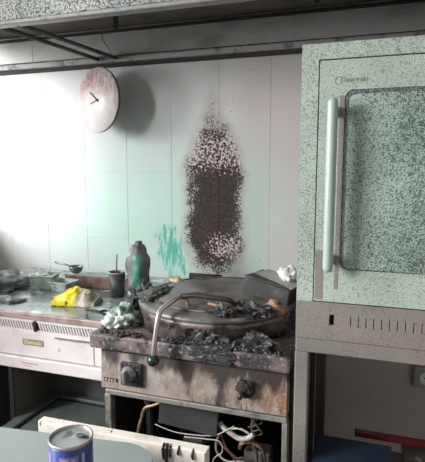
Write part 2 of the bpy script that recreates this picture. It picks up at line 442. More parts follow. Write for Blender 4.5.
def B(f, *a, **k):
    bm = bmesh.new(); f(bm, *a, **k); return bm
def text_bm(s, size, depth=.0006, shear=0.0):
    cu = bpy.data.curves.new('lettering', 'FONT'); cu.body = s; cu.size = size; cu.extrude = depth; cu.shear = shear
    cu.align_x = 'CENTER'; cu.align_y = 'CENTER'; cu.resolution_u = 3
    tmp = bpy.data.objects.new('lettering', cu); COL.objects.link(tmp)
    dg = bpy.context.evaluated_depsgraph_get()
    me = bpy.data.meshes.new_from_object(tmp.evaluated_get(dg))
    bm = bmesh.new(); bm.from_mesh(me)
    bmesh.ops.rotate(bm, verts=bm.verts[:], cent=(0, 0, 0), matrix=Matrix.Rotation(R(90), 3, 'X'))
    bpy.data.objects.remove(tmp); bpy.data.curves.remove(cu); bpy.data.meshes.remove(me)
    return bm

# world-space parts under an Empty keep plain coordinates: subtract the Empty's place
def at(root, bm):
    bmesh.ops.translate(bm, verts=bm.verts[:], vec=-Vector(root.location)); return bm

# ------------------------------------------------------------------ the setting
XL, XR = -2.075, 2.146
obj('floor', B(box, XL - .2, XR + .2, -1.6, 2.3, -.1, 0), 'floor', label='dark stained kitchen floor under the appliances', kind='structure')
obj('ceiling', B(box, XL - .2, XR + .2, -1.6, 2.3, 2.62, 2.72), 'plaster', label='cream painted ceiling above the extractor canopy', kind='structure')
wb = obj('wall_back', B(box, XL - .2, XR + .2, 2.105, 2.3, 0, 2.62), 'grout', label='tiled back wall with a tall burn mark', kind='structure')
tw, th_ = .2345, .33
bm = bmesh.new(); box(bm, -tw / 2 + .0009, tw / 2 - .0009, -.006, .0, -th_ / 2 + .0009, th_ / 2 - .0009, bev=.0005)
tile0 = obj('tile', bm, 'tile', wb)
first = True
for i in range(18):
    for j in range(6):
        o = tile0 if first else tile0.copy()
        if not first: COL.objects.link(o)
        first = False
        dx = random.uniform(-.0004, .0004)
        o.location = (-.668 + tw * (i - 6 + .5), 2.1098 + random.uniform(-.0004, .0003), 1.71 - th_ * (j - .5) + dx)
        o.rotation_euler = (R(random.uniform(-.12, .12)), 0, R(random.uniform(-.15, .15)))
obj('wall_back_upper', B(box, XL - .2, XR + .2, 2.096, 2.106, 2.045, 2.62), 'plaster', label='cream plaster band of the back wall above the canopy', kind='structure')
obj('baseboard_back', B(box, XL, XR, 2.09, 2.106, 0, .055, bev=.004), 'rail_steel', label='grey skirting along the foot of the back wall', kind='structure')
# left wall: the window that lights the place and an added fill window
wins = ((-1.15, .45, 1.0, 2.3), (1.22, 2.04, 1.23, 2.26))  # first opening is invented, to let fill light in
bm = bmesh.new(); ys = -1.6
for y0, y1, z0, z1 in wins:
    box(bm, XL - .12, XL, ys, y0, 0, 2.62); box(bm, XL - .12, XL, y0, y1, 0, z0); box(bm, XL - .12, XL, y0, y1, z1, 2.62); ys = y1
box(bm, XL - .12, XL, ys, 2.105, 0, 2.62)
obj('wall_left', bm, 'plaster', label='plastered side wall with two windows', kind='structure')
for k, (y0, y1, z0, z1) in enumerate(wins):
    bm = bmesh.new()
    for a in ((y0, y0 + .035, z0, z1), (y1 - .035, y1, z0, z1), (y0, y1, z0, z0 + .035), (y0, y1, z1 - .035, z1)):
        box(bm, XL - .10, XL - .05, *a)
    win = obj('window_%d' % (k + 1), bm, 'window_paint', label='white framed window in the side wall', kind='structure')
    obj('pane', B(box, XL - .078, XL - .074, y0 + .03, y1 - .03, z0 + .03, z1 - .03), 'pane', win)
obj('wall_right', B(box, XR, XR + .2, -1.6, 2.105, 0, 2.62), 'plaster', label='plain plastered wall beyond the heated cabinet', kind='structure')

# ------------------------------------------------------------------ extractor canopy
hood = thing('extractor_canopy', (-.2, 2.09, 1.875), 'sooty steel extractor canopy spanning the top of the tiled wall', 'canopy')
HX0, HX1 = -2.05, 2.10
def hp(name, bm, m, parent=hood, **k): return obj(name, at(hood, bm), m, parent, **k)
bm = bmesh.new(); box(bm, HX0, HX1, 1.425, 1.437, 1.904, 1.975, bev=.002)
fa = hp('fascia', bm, 'fascia', label='blistered speckled front edge')
bm = bmesh.new(); box(bm, HX0, HX1, 1.424, 1.438, 1.890, 1.9035, bev=.002); box(bm, HX0, HX1, 1.438, 1.462, 1.890, 1.894); hp('lip', bm, 'lip')
bm = bmesh.new()
t = [(1.437, 1.972), (2.075, 2.040), (2.075, 2.052), (1.437, 1.984)]
va = [bm.verts.new((HX0, y, z)) for y, z in t]; vb = [bm.verts.new((HX1, y, z)) for y, z in t]
bm.faces.new(va); bm.faces.new(vb[::-1])
for k in range(4): bm.faces.new((va[k], vb[k], vb[(k + 1) % 4], va[(k + 1) % 4]))
hp('roof_panel', bm, 'canopy_roof')
# back panel in sheets with standing seams
xs = [HX0, -1.62, -.98, -.33, .32, .97, HX1]
for a, b_ in zip(xs, xs[1:]):
    hp('back_panel', B(box, a + .0004, b_ - .0004, 2.060, 2.075, 1.90, 2.042, bev=.0008), 'canopy_back')
hp('back_beam', B(box, HX0, HX1, 2.035, 2.075, 1.882, 1.908, bev=.003), 'beam')
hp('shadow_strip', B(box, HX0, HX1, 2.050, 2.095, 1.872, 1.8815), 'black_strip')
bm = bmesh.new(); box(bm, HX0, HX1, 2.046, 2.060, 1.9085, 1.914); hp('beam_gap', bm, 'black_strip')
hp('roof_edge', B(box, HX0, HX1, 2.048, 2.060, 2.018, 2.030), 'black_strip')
for x0, x1 in ((-1.285, -1.238), (-1.200, -1.145)):
    hp('rod', B(tube, [(x0, 1.45, 1.897), (x1, 2.045, 1.899)], .0085, 10), 'rod')
hp('strap', B(box, -.957, -.943, 1.688, 1.70, 1.92, 2.004), 'black_strip')
for x in (-.20, .55): hp('strap', B(box, x - .007, x + .007, 1.688, 1.70, 1.94, 2.004), 'black_strip')
hp('loose_wire', B(tube, spline([(-1.225, 2.052, 2.018), (-1.21, 2.04, 1.98), (-1.19, 2.04, 1.955), (-1.165, 2.035, 1.912)]), .0022, 6), 'cable_dark')
for x in (HX0, HX1):
    hp('end_plate', B(box, x - .004, x + .004, 1.43, 2.075, 1.885, 1.985), 'canopy_back')

# ------------------------------------------------------------------ wall clock
ck = thing('wall_clock', (-1.215, 1.995, 1.708), 'round pink and white wall clock hanging turned under the canopy', 'clock', rz=R(-20))
rx = Matrix.Rotation(R(90), 4, 'X')
cr = .148
obj('clock_case', B(lathe, [(0, -.006), (cr - .006, -.006), (cr - .002, -.002), (cr - .002, .006), (cr - .006, .008), (0, .008)], 48, mtx=rx), 'clock_rim', ck)
obj('clock_face', B(lathe, [(0, .0095), (cr - .0035, .0095), (cr - .0025, .0078), (0, .0078)], 48, mtx=rx), 'clock_face', ck)
def hand(a, L, wd):
    t = bmesh.new(); box(t, -wd / 2, wd / 2, -.0135, -.0115, -.012, L); bmesh.ops.rotate(t, verts=t.verts[:], matrix=Matrix.Rotation(R(a), 3, 'Y')); return t
obj('hour_hand', hand(-52, .062, .006), 'clock_hand', ck)
obj('minute_hand', hand(-105, .05, .003), 'clock_hand', ck)
obj('hub', B(lathe, [(0, .016), (.006, .016), (.006, .009), (0, .009)], 16, mtx=rx), 'clock_hand', ck)
obj('hanging_wire', B(tube, [(0, .0, .14), (.002, .02, .166), (.0, .038, .19)], .0018, 6), 'clock_hand', ck)

# ------------------------------------------------------------------ left counter unit
lu = thing('counter_unit', (-1.26, 1.4, 0), 'pale steel counter unit with slotted front and open lower bay beside the cooker', 'counter')
LX0, LX1 = -1.72, -.862
def lp(name, bm, m, parent=lu, **k): return obj(name, at(lu, bm), m, parent, **k)
lp('worktop', B(box, LX0, LX1, 1.405, 2.085, .855, .873, bev=.003), 'worktop', label='wet soot-stained worktop')
lp('worktop_edge', B(box, LX0, LX1, 1.392, 1.405, .852, .876, bev=.004, seg=2), 'pink_edge', label='scorched pinkish front edge')
# slotted band: slanted bars between a top and a bottom strip
bm = bmesh.new()
box(bm, LX0, LX1, 1.400, 1.408, .841, .852); box(bm, LX0, LX1, 1.400, 1.408, .795, .812)
n = 70; pitch = (LX1 - LX0 - .03) / n
for k in range(n + 1):
    x = LX0 + .012 + pitch * k
    wd = pitch * .46
    if k in (47, 48): continue
    q = [(x + .006, .8415), (x + .006 + wd, .8415), (x - .004 + wd, .8115), (x - .004, .8115)]
    q = [(x - .005, .8415), (x - .005 + wd, .8415), (x + .005 + wd, .8115), (x + .005, .8115)]
    f = [bm.verts.new((a, 1.4, c)) for a, c in q]; g = [bm.verts.new((a, 1.406, c)) for a, c in q]
    bm.faces.new(f); bm.faces.new(g[::-1])
    for i in range(4): bm.faces.new((f[i], g[i], g[(i + 1) % 4], f[(i + 1) % 4]))
lp('vent_band', bm, 'white_steel')
lp('vent_backing', B(box, LX0, LX1, 1.412, 1.42, .80, .85), 'slot_dark')
xs = LX0 + .012 + pitch * 47.6
lp('latch', B(box, xs - .006, xs + .006, 1.394, 1.41, .808, .848, bev=.002), 'black_metal')
lp('front_panel', B(box, LX0, -.905, 1.402, 1.412, .708, .794, bev=.002), 'white_steel')
lp('front_panel', B(box, -.902, LX1, 1.402, 1.412, .708, .794, bev=.002), 'white_steel')
lp('panel_lip', B(box, -1.06, -.905, 1.392, 1.403, .793, .797), 'rail_steel')
lp('lower_rail', B(box, LX0, LX1, 1.392, 1.44, .660, .704, bev=.003), 'white_steel')
bg = lp('badge', B(box, -1.205, -1.115, 1.3995, 1.4025, .752, .776, bev=.001), 'badge')
tb = text_bm('Öztiryaki', .021, .0005, .15)
bmesh.ops.translate(tb, verts=tb.verts[:], vec=(-1.16, 1.3992, .7635)); obj('lettering', at(lu, tb), 'badge_text', bg)
lp('red_print', B(box, -1.205, -1.135, 1.3905, 1.3922, .684, .688), 'red_print')
lp('red_print', B(box, -1.20, -1.16, 1.3905, 1.3922, .676, .678), 'red_print')
lp('divider', B(box, -1.278, -1.262, 1.405, 2.06, .03, .66), 'dark_inside')
lp('divider_cap', B(box, -1.279, -1.261, 1.400, 1.405, .03, .66), 'charcoal')
lp('side_panel', B(box, LX0, LX0 + .016, 1.42, 2.06, .0, .855), 'dark_inside')
lp('side_panel', B(box, LX1 - .012, LX1, 1.44, 2.06, .0, .855), 'dark_inside')
lp('bay_back', B(box, -1.262, LX1 - .012, 1.640, 1.655, .03, .80), 'dark_inside')
bs = lp('bay_shelf', B(box, -1.262, LX1 - .012, 1.30, 1.640, .425, .443), 'shelf_green')
lp('shelf_rim', B(box, -1.262, -1.215, 1.30, 1.640, .443, .456, bev=.003), 'shelf_green', bs)
lp('shelf_rim', B(box, -1.215, LX1 - .012, 1.605, 1.640, .443, .456, bev=.003), 'shelf_green', bs)
lp('shelf_groove', B(box, -1.215, -1.206, 1.30, 1.605, .443, .4445), 'slot_dark', bs)
lp('shelf_groove', B(box, -1.206, LX1 - .012, 1.594, 1.605, .443, .4445), 'slot_dark', bs)
lp('plinth', B(box, LX0, LX1, 1.46, 2.05, 0, .03), 'dark_inside')
lp('rear_ledge', B(box, -1.30, -.935, 1.80, 1.818, .873, .923, bev=.003), 'rust', label='rust brown upstand along the back')

# ---- things on the counter
rg = obj('soaked_rag', B(crumple, (-1.565, 1.69, .874), (.12, .12, .065), .35, 1.5, 3, 4, True, .25), 'rag_grey',
         label='sodden grey rag heaped at the far left of the counter', cat='rag')
obj('soaked_rag', B(crumple, (-1.40, 1.515, .874), (.10, .045, .014), .3, 1.6, 9, 4, True, .2), 'rag_grey',
    label='flat dark rag lying before the bigger grey heap', cat='rag')

def foil_box(name, loc, sx, sy, h, label, rz, m, seed, lidded):
    r = thing(name, loc, label, 'container', 'foil containers on the counter', rz)
    bm = bmesh.new()
    lo_, hi_ = [(-sx * .42, -sy * .42), (sx * .42, -sy * .42), (sx * .42, sy * .42), (-sx * .42, sy * .42)], [(-sx / 2, -sy / 2), (sx / 2, -sy / 2), (sx / 2, sy / 2), (-sx / 2, sy / 2)]
    a = [bm.verts.new((x, y, 0)) for x, y in lo_]; b_ = [bm.verts.new((x, y, h)) for x, y in hi_]
    ci = [bm.verts.new((x * .9, y * .9, h)) for x, y in hi_]; di = [bm.verts.new((x * .9, y * .9, h * .2)) for x, y in lo_]
    bm.faces.new(a[::-1]); bm.faces.new(di)
    for k in range(4):
        j = (k + 1) % 4
        bm.faces.new((a[k], a[j], b_[j], b_[k])); bm.faces.new((b_[k], b_[j], ci[j], ci[k])); bm.faces.new((ci[k], ci[j], di[j], di[k]))
    obj('tray', bm, m, r)
    bm = bmesh.new(); w2 = .005
    for (x0, x1, y0, y1) in ((-sx / 2 - w2, sx / 2 + w2, -sy / 2 - w2, -sy / 2 + .002), (-sx / 2 - w2, sx / 2 + w2, sy / 2 - .002, sy / 2 + w2),
                             (-sx / 2 - w2, -sx / 2 + .002, -sy / 2, sy / 2), (sx / 2 - .002, sx / 2 + w2, -sy / 2, sy / 2)):
        box(bm, x0, x1, y0, y1, h - .001, h + .0025)
    obj('rim', bm, 'foil_pale', r)
    if lidded:
        obj('crumpled_cover', B(crumple, (.0, .0, h * .8), (sx * .46, sy * .42, .022), .55, 1.9, seed, 3, True, .5, False), 'foil_pale', r)
    else:
        obj('contents', B(crumple, (0, 0, h * .25), (sx * .38, sy * .38, .018), .4, 2, seed, 3), 'foil', r)
    return r
foil_box('foil_container', (-1.365, 1.745, .874), .10, .09, .056, 'foil container with crumpled cover beside the grey rag heap', R(12), 'foil_pale', 4, True)
foil_box('foil_container', (-1.25, 1.725, .874), .095, .08, .040, 'shallow open foil container between covered container and yellow packet', R(-8), 'foil', 6, False)

# yellow packet
yp = thing('wrapper_packet', (-1.082, 1.575, .874), 'torn yellow food packet lying on the counter', 'packet', rz=R(10))
def packet(x0, x1, seed, bulge, m, name):
    bm = bmesh.new(); nx, ny = 12, 10; top = {}; bot = {}
    for i in range(nx + 1):
        for j in range(ny + 1):
            u, v = i / nx, j / ny
            x = x0 + (x1 - x0) * u; y = -.055 + .11 * v
            X = (x + .085) / .17
            e = max(0, math.sin(math.pi * min(max(X, 0.04), .96))) ** .45 * max(0, math.sin(math.pi * min(max(v, .0), 1))) ** .55
            nz = noise.noise(Vector((x * 26 + seed, y * 26, seed))) * .5 + noise.noise(Vector((x * 60, y * 60, seed))) * .3
            z = .004 + bulge * e * (1 + .75 * nz)
            yy = y * (1 + .2 * noise.noise(Vector((x * 30, seed, 0))))
            top[i, j] = bm.verts.new((x, yy, z)); bot[i, j] = bm.verts.new((x, yy, .0005))
    for i in range(nx):
        for j in range(ny):
            bm.faces.new((top[i, j], top[i + 1, j], top[i + 1, j + 1], top[i, j + 1])); bm.faces.new((bot[i, j], bot[i, j + 1], bot[i + 1, j + 1], bot[i + 1, j]))
    for i in range(nx):
        bm.faces.new((top[i, 0], bot[i, 0], bot[i + 1, 0], top[i + 1, 0])); bm.faces.new((top[i, ny], top[i + 1, ny], bot[i + 1, ny], bot[i, ny]))
    for j in range(ny):
        bm.faces.new((top[0, j], top[0, j + 1], bot[0, j + 1], bot[0, j])); bm.faces.new((top[nx, j], bot[nx, j], bot[nx, j + 1], top[nx, j + 1]))
    return obj(name, bm, m, yp)
packet(-.085, .012, 2, .05, 'yellow', 'wrapper')
packet(.012, .085, 2, .05, 'wrap_print', 'printed_end')
bm = bmesh.new()
box(bm, -.083, -.02, -.060, -.048, .001, .022, bev=.004); obj('torn_flap', bm, 'yellow', yp)

# small black clamp at the front of the counter
cl = thing('wire_clip', (-.925, 1.47, .874), 'bent black wire clip at the front edge of the counter', 'clip')
obj('bar', B(tube, spline([(-.05, .0, .012), (-.02, -.02, .02), (.02, -.025, .02), (.045, -.02, .004)]), .004, 8), 'black_metal', cl)
obj('leg', B(tube, spline([(.02, -.025, .02), (.028, .0, .016), (.032, .025, .004)]), .0035, 8), 'black_metal', cl)
obj('leg', B(tube, spline([(-.05, 0, .012), (-.052, .015, .004)]), .0035, 8), 'black_metal', cl)
obj('scrap_paper', B(crumple, (-.93, 1.515, .874), (.05, .028, .012), .35, 2, 14, 3), 'foil_pale', label='pale scrap under the black wire clip', cat='scrap')

# ladle on the ledge
la = thing('ladle', (-1.438, 2.01, .876), 'grey ladle lying on the counter close to the tiles', 'ladle')
bm = bmesh.new()
lathe(bm, [(0, .002), (.014, .004), (.028, .014), (.034, .030), (.036, .040), (.033, .040), (.030, .030), (.02, .016), (0, .008)], 20, (.055, 0, 0))
obj('bowl', bm, 'ladle', la)
obj('handle', B(tube, spline([(.025, 0, .036), (-.01, .0, .045), (-.05, .005, .047), (-.07, .005, .052)]), .005, 8), 'ladle', la)

# mug with stick
mg = thing('mug', (-.985, 1.715, .874), 'smoke-blackened cup standing left of the tall bottle', 'mug')
obj('cup', B(lathe, [(0, .0), (.026, .0), (.029, .004), (.034, .098), (.031, .098), (.027, .008), (0, .008)], 28), 'mug', mg)
obj('rim', B(lathe, [(.0305, .097), (.0355, .097), (.036, .103), (.031, .103), (.0305, .097)], 28), 'mug_rim', mg)
obj('stir_stick', B(tube, [(.008, .004, .012), (-.002, .0, .10), (.005, -.004, .175)], .003, 8), 'stick', label='burnt stirring stick standing in the blackened cup', cat='stick').location = mg.location

# melted bottle
bt = thing('squeeze_bottle', (-.893, 1.722, .874), 'tall heat-warped bottle with green stripe standing beside the cup', 'bottle')
def bottle(rs, a0=0, a1=2 * math.pi, seg=36, off=0.0):
    bm = bmesh.new(); prof = [(.0, 0), (.036, 0), (.040, .006), (.041, .05), (.040, .09), (.042, .14), (.041, .166), (.034, .180), (.030, .184), (.030, .205), (.025, .208), (.023, .218), (.013, .220), (.012, .233), (0, .234)]
    # resample
    pr = []
    for (r0, z0), (r1, z1) in zip(prof, prof[1:]):
        k = max(1, int(abs(z1 - z0) / .012))
        for i in range(k): pr.append((r0 + (r1 - r0) * i / k, z0 + (z1 - z0) * i / k))
    pr.append(prof[-1]); rings = []
    full = abs(a1 - a0 - 2 * math.pi) < 1e-6
    if not full: pr = [p for p in pr if .01 < p[1] < .19 and p[0] > .02]
    ns = seg if full else 10
    for r, z in pr:
        row = []
        for k in range(ns if full else ns + 1):
            a = a0 + (a1 - a0) * k / ns
            d = Vector((math.cos(a), math.sin(a), z * 14))
            rr = r * 1.06 * (1 + .26 * noise.noise(d * 1.3 + Vector((4, 1, 2))) * min(1, z / .03)) + off
            lean = .006 * (z / .2) ** 2
            row.append(bm.verts.new((rr * math.cos(a) + lean, rr * math.sin(a), z)))
        rings.append(row)
    for a_, b_ in zip(rings, rings[1:]):
        m_ = len(a_)
        for k in range(m_ if full else m_ - 1):
            f = bm.faces.new((a_[k], a_[(k + 1) % m_], b_[(k + 1) % m_], b_[k])); f.smooth = True
    bmesh.ops.remove_doubles(bm, verts=bm.verts[:], dist=1e-5)
    return bm
obj('body', bottle(0), 'bottle', bt)
sb = bottle(0, R(-92), R(-42), off=.0012)
obj('stripe', sb, 'bottle_stripe', bt)
obj('melted_side', B(crumple, (.036, .006, .03), (.012, .016, .07), .5, 2, 21, 3, False), 'charcoal', bt)

# ------------------------------------------------------------------ burnt cooker with round pan
ck2 = thing('pan_cooker', (-.52, 1.6, 0), 'burnt steel cooker with round lidded pan, lever handle and open wiring bay', 'cooker')
def cp(name, bm, m, parent=ck2, **k): return obj(name, at(ck2, bm), m, parent, **k)
SX0, SX1 = -.845, -.200
# slab with a slightly ragged charred edge
bm = bmesh.new(); box(bm, SX0, SX1, 1.285, 1.985, .826, .874, bev=.007, seg=2)
cp('top_slab', bm, 'slab')
CX0, CX1 = -.812, -.206
# control panel: leaning face
bm = bmesh.new()
q = [(1.300, .826), (1.293, .693), (1.33, .690), (1.34, .826)]
va = [bm.verts.new((CX0, y, z)) for y, z in q]; vb = [bm.verts.new((CX1, y, z)) for y, z in q]
bm.faces.new(va); bm.faces.new(vb[::-1])
for k in range(4): bm.faces.new((va[k], vb[k], vb[(k + 1) % 4], va[(k + 1) % 4]))
bmesh.ops.bevel(bm, geom=bm.edges[:], offset=.003, segments=2, affect='EDGES')
pnl = cp('control_panel', bm, 'panel', label='scorched brown control panel')
cp('shadow_gap', B(box, CX0 + .004, CX1 - .004, 1.296, 1.31, .818, .828), 'charcoal', pnl)
kp = cp('knob_plate', B(box, -.735, -.660, 1.283, 1.297, .716, .792, bev=.003), 'knob_plate', label='square black plate behind the grey knob')
kn = bmesh.new(); rk = Matrix.Translation((-.703, 1.283, .758)) @ Matrix.Rotation(R(90), 4, 'X')
lathe(kn, [(0, 0), (.026, 0), (.026, .006), (.022, .008), (.021, .022), (.018, .024), (0, .024)], 28, mtx=rk)
box(kn, -.709, -.697, 1.246, 1.262, .738, .778, bev=.003)
cp('knob', kn, 'knob_grey', label='round grey control knob')
for k in range(9):
    a = R(-120 + 30 * k)
    cp('dial_mark', B(box, -.703 + .0315 * math.sin(a) - .0012, -.703 + .0315 * math.sin(a) + .0012, 1.2822, 1.2832, .758 + .0315 * math.cos(a) - .0012, .758 + .0315 * math.cos(a) + .0012), 'can_white', kp)
# melted second knob
mk = bmesh.new(); crumple(mk, (-.327, 1.286, .765), (.026, .013, .026), .35, 1.6, 31, 4, False, .1)
mk2 = cp('melted_knob', mk, 'charcoal', label='melted black stub of the second knob')
mk = bmesh.new(); lathe(mk, [(0, 0), (.008, 0), (.008, .035), (0, .036)], 14, mtx=Matrix.Translation((-.335, 1.285, .757)) @ Matrix.Rotation(R(98), 4, 'X'))
cp('spindle', mk, 'black_metal', mk2)
# badge remains on the panel
np_ = cp('name_plate', B(box, -.800, -.750, 1.2925, 1.298, .717, .730, bev=.001), 'knob_plate', label='charred maker plate')
for k, xx in enumerate((-.792, -.781, -.771, -.760)):
    cp('plate_mark', B(box, xx - .0028, xx + .0028, 1.2915, 1.2927, .7195, .7275), 'can_beige', np_)
cp('lower_rail', B(box, CX0 + .010, CX1, 1.300, 1.325, .668, .686, bev=.003), 'rail_steel')
cp('leg', B(box, -.806, -.782, 1.302, 1.33, 0, .668, bev=.003), 'rail_steel')
cp('leg', B(box, -.222, -.204, 1.302, 1.33, 0, .668, bev=.003), 'rail_steel')
cp('leg', B(box, -.806, -.782, 1.93, 1.96, 0, .826, bev=.003), 'rail_steel')
cp('leg', B(box, -.222, -.204, 1.93, 1.96, 0, .826, bev=.003), 'rail_steel')
cp('side_panel', B(box, -.812, -.807, 1.33, 1.96, .06, .826), 'charcoal')
cp('side_panel', B(box, -.204, -.199, 1.33, 1.96, .06, .826), 'charcoal')
cp('back_panel', B(box, -.806, -.204, 1.965, 1.972, .06, .826), 'charcoal')
cp('base_plate', B(box, -.806, -.204, 1.31, 1.965, .06, .08), 'charcoal')
cp('inner_post', B(box, -.715, -.700, 1.42, 1.44, .08, .70), 'frame_dark')
# pan
PC = (-.497, 1.562)
cp('pan_wall', B(lathe, [(.256, .874), (.268, .874), (.268, .925), (.274, .928), (.274, .942), (.256, .942), (.256, .874)], 64, (PC[0], PC[1], 0)), 'lid_side')
cp('bowl', B(lathe, [(.250, .826), (.220, .74), (.19, .66), (.15, .61), (.09, .59), (0, .585)], 48, (PC[0], PC[1], 0)), 'bowl', label='smoked underside of the pan bowl')
lid = cp('lid', B(lathe, [(.262, .9425), (.274, .9425), (.278, .947), (.276, .956), (.262, .961), (.235, .966), (.17, .979), (.10, .988), (.04, .992), (0, .993)], 64, (PC[0], PC[1], 0)), 'lid', label='low domed round lid')
cp('lid_band', B(lathe, [(.232, .9655), (.238, .9685), (.232, .9715), (.226, .9695)], 64, (PC[0], PC[1], 0)), 'lid_side', lid)
# hinge at the back
bm = bmesh.new(); box(bm, -.70, -.60, 1.845, 1.885, .874, .945, bev=.008); tube(bm, [(-.72, 1.862, .948), (-.58, 1.862, .948)], .012, 10)
cp('hinge', bm, 'charcoal', lid)
# handle bar on the lid, and the lever bent down over the front edge
hb = cp('handle_bar', B(tube, spline([(-.385, 1.375, .985), (-.40, 1.36, 1.002), (-.45, 1.352, 1.008), (-.51, 1.35, 1.010), (-.552, 1.345, 1.004)]), .0085, 10), 'black_metal', lid)
cp('handle_post', B(tube, [(-.385, 1.378, .99), (-.380, 1.40, .945)], .007, 8), 'black_metal', lid)
cp('handle_post', B(tube, [(-.535, 1.35, 1.0), (-.53, 1.378, .94)], .006, 8), 'brass', lid)
bm = bmesh.new(); crumple(bm, (-.372, 1.385, .945), (.028, .02, .045), .5, 2, 41, 3, True, .3)
cp('handle_mount', bm, 'char', lid)
lv = cp('lever', B(tube, spline([(-.552, 1.345, 1.004), (-.562, 1.31, 1.000), (-.584, 1.278, .981), (-.589, 1.262, .962), (-.591, 1.252, .93), (-.597, 1.243, .865), (-.598, 1.242, .845)], 6), .0082, 10), 'chrome', label='bent steel lever hanging over the front edge')
bm = bmesh.new(); bmesh.ops.create_uvsphere(bm, u_segments=20, v_segments=14, radius=.0185, matrix=Matrix.Translation((-.599, 1.241, .832)))
for f in bm.faces: f.smooth = True
cp('ball_grip', bm, 'ball', lv, label='glossy black ball grip')

# wiring in the bay (cooker parts)
def wire(pts, r, m, name='wire', n=6): return cp(name, B(tube, spline(pts, n), r, 7), m)
wire([(-.615, 1.36, .69), (-.623, 1.36, .661), (-.634, 1.36, .637), (-.66, 1.36, .622), (-.689, 1.36, .608), (-.701, 1.36, .574), (-.717, 1.36, .511), (-.72, 1.37, .40), (-.71, 1.40, .08)], .0058, 'brass', 'copper_pipe')
wire([(-.70, 1.37, .69), (-.702, 1.37, .65), (-.69, 1.37, .62), (-.67, 1.36, .612)], .003, 'cable_dark')
wire([(-.30, 1.38, .40), (-.35, 1.375, .472), (-.40, 1.372, .468), (-.427, 1.372, .478), (-.444, 1.37, .505), (-.434, 1.365, .555), (-.400, 1.36, .585), (-.358, 1.36, .593), (-.322, 1.36, .576)], .0036, 'cable_white', 'white_cable')
wire([(-.43, 1.365, .60), (-.417, 1.362, .588), (-.391, 1.362, .572), (-.365, 1.362, .560), (-.339, 1.362, .565), (-.318, 1.362, .584)], .0085, 'cable_white', 'melted_sleeve')
wire([(-.443, 1.40, .68), (-.440, 1.40, .640), (-.446, 1.39, .606), (-.433, 1.38, .562), (-.412, 1.375, .513), (-.378, 1.375, .484), (-.344, 1.38, .449), (-.33, 1.40, .08)], .0034, 'cable_red', 'red_cable')
wire([(-.321, 1.40, .68), (-.321, 1.395, .649), (-.330, 1.39, .591), (-.323, 1.385, .524), (-.313, 1.385, .468), (-.31, 1.39, .08)], .006, 'cable_dark', 'dark_conduit')
wire([(-.636, 1.325, .579), (-.573, 1.30 + .03, .562), (-.504, 1.335, .561), (-.438, 1.345, .567), (-.38, 1.36, .60)], .0018, 'cable_white', 'thin_wire')
wire([(-.539, 1.335, .548), (-.471, 1.335, .554), (-.421, 1.337, .553), (-.414, 1.338, .518), (-.441, 1.335, .489), (-.45, 1.35, .40)], .0018, 'cable_white', 'thin_wire')
wire([(-.478, 1.36, .531), (-.451, 1.36, .540), (-.421, 1.36, .525), (-.378, 1.36, .486), (-.36, 1.38, .40)], .0022, 'cable_red', 'thin_wire')
wire([(-.365, 1.37, .545), (-.33, 1.372, .55), (-.30, 1.38, .53), (-.285, 1.39, .47), (-.28, 1.39, .40)], .0028, 'brass', 'thin_wire')
for k in range(5):
    x = -.318 + .012 * math.sin(k * 2.1)
    wire([(x - .012, 1.372, .66 - .012 * k), (x + .01, 1.365, .645 - .012 * k), (x + .012, 1.372, .63 - .012 * k), (x - .012, 1.376, .618 - .012 * k)], .0022, 'cable_dark', 'frayed_wire')
cp('junction_box', B(box, -.545, -.478, 1.338, 1.365, .500, .546, bev=.004), 'bowl')
bm = bmesh.new()
mtj = Matrix.Translation((-.545, 1.345, .625)) @ Matrix.Rotation(R(4), 4, 'Y')
box(bm, -.085, .115, 0, .012, -.055, .085, bev=.002, mtx=mtj); box(bm, -.085, .115, -.004, 0, -.055, -.045, bev=.001, mtx=mtj)
cp('jacket_plate', bm, 'bowl')
cp('bowl_band', B(lathe, [(.216, .715), (.222, .717), (.224, .737), (.219, .739), (.216, .715)], 48, (PC[0], PC[1], 0)), 'bowl')
cp('terminal_block', B(box, -.36, -.275, 1.40, 1.46, .40, .50, bev=.005), 'dark_inside')
wire([(-.37, 1.39, .51), (-.36, 1.38, .535), (-.33, 1.38, .545), (-.30, 1.385, .53)], .007, 'crust_red', 'scorched_hose')

# ---- debris lying on the cooker
obj('green_rag', B(crumple, (-.795, 1.40, .875), (.060, .056, .062), .34, 1.5, 52, 5, True, .22), 'rag_green',
    label='crumpled green and white rag on the front left corner of the cooker', cat='rag')
obj('charred_rag', B(crumple, (-.808, 1.60, .875), (.030, .080, .085), .35, 1.9, 61, 5, True, .4), 'rag_dark',
    label='charred dark rag wedged against the left of the pan', cat='rag')
obj('bread_crust', B(crumple, (-.700, 1.665, .966), (.027, .022, .020), .4, 1.6, 71, 3, True), 'bread',
    label='small pale beige crust on the left of the lid', cat='crust')
obj('bread_crust', B(crumple, (-.275, 1.415, .959), (.030, .024, .032), .4, 1.6, 74, 4, True), 'crust_red',
    label='reddish burnt crust at the right rim of the pan', cat='crust')
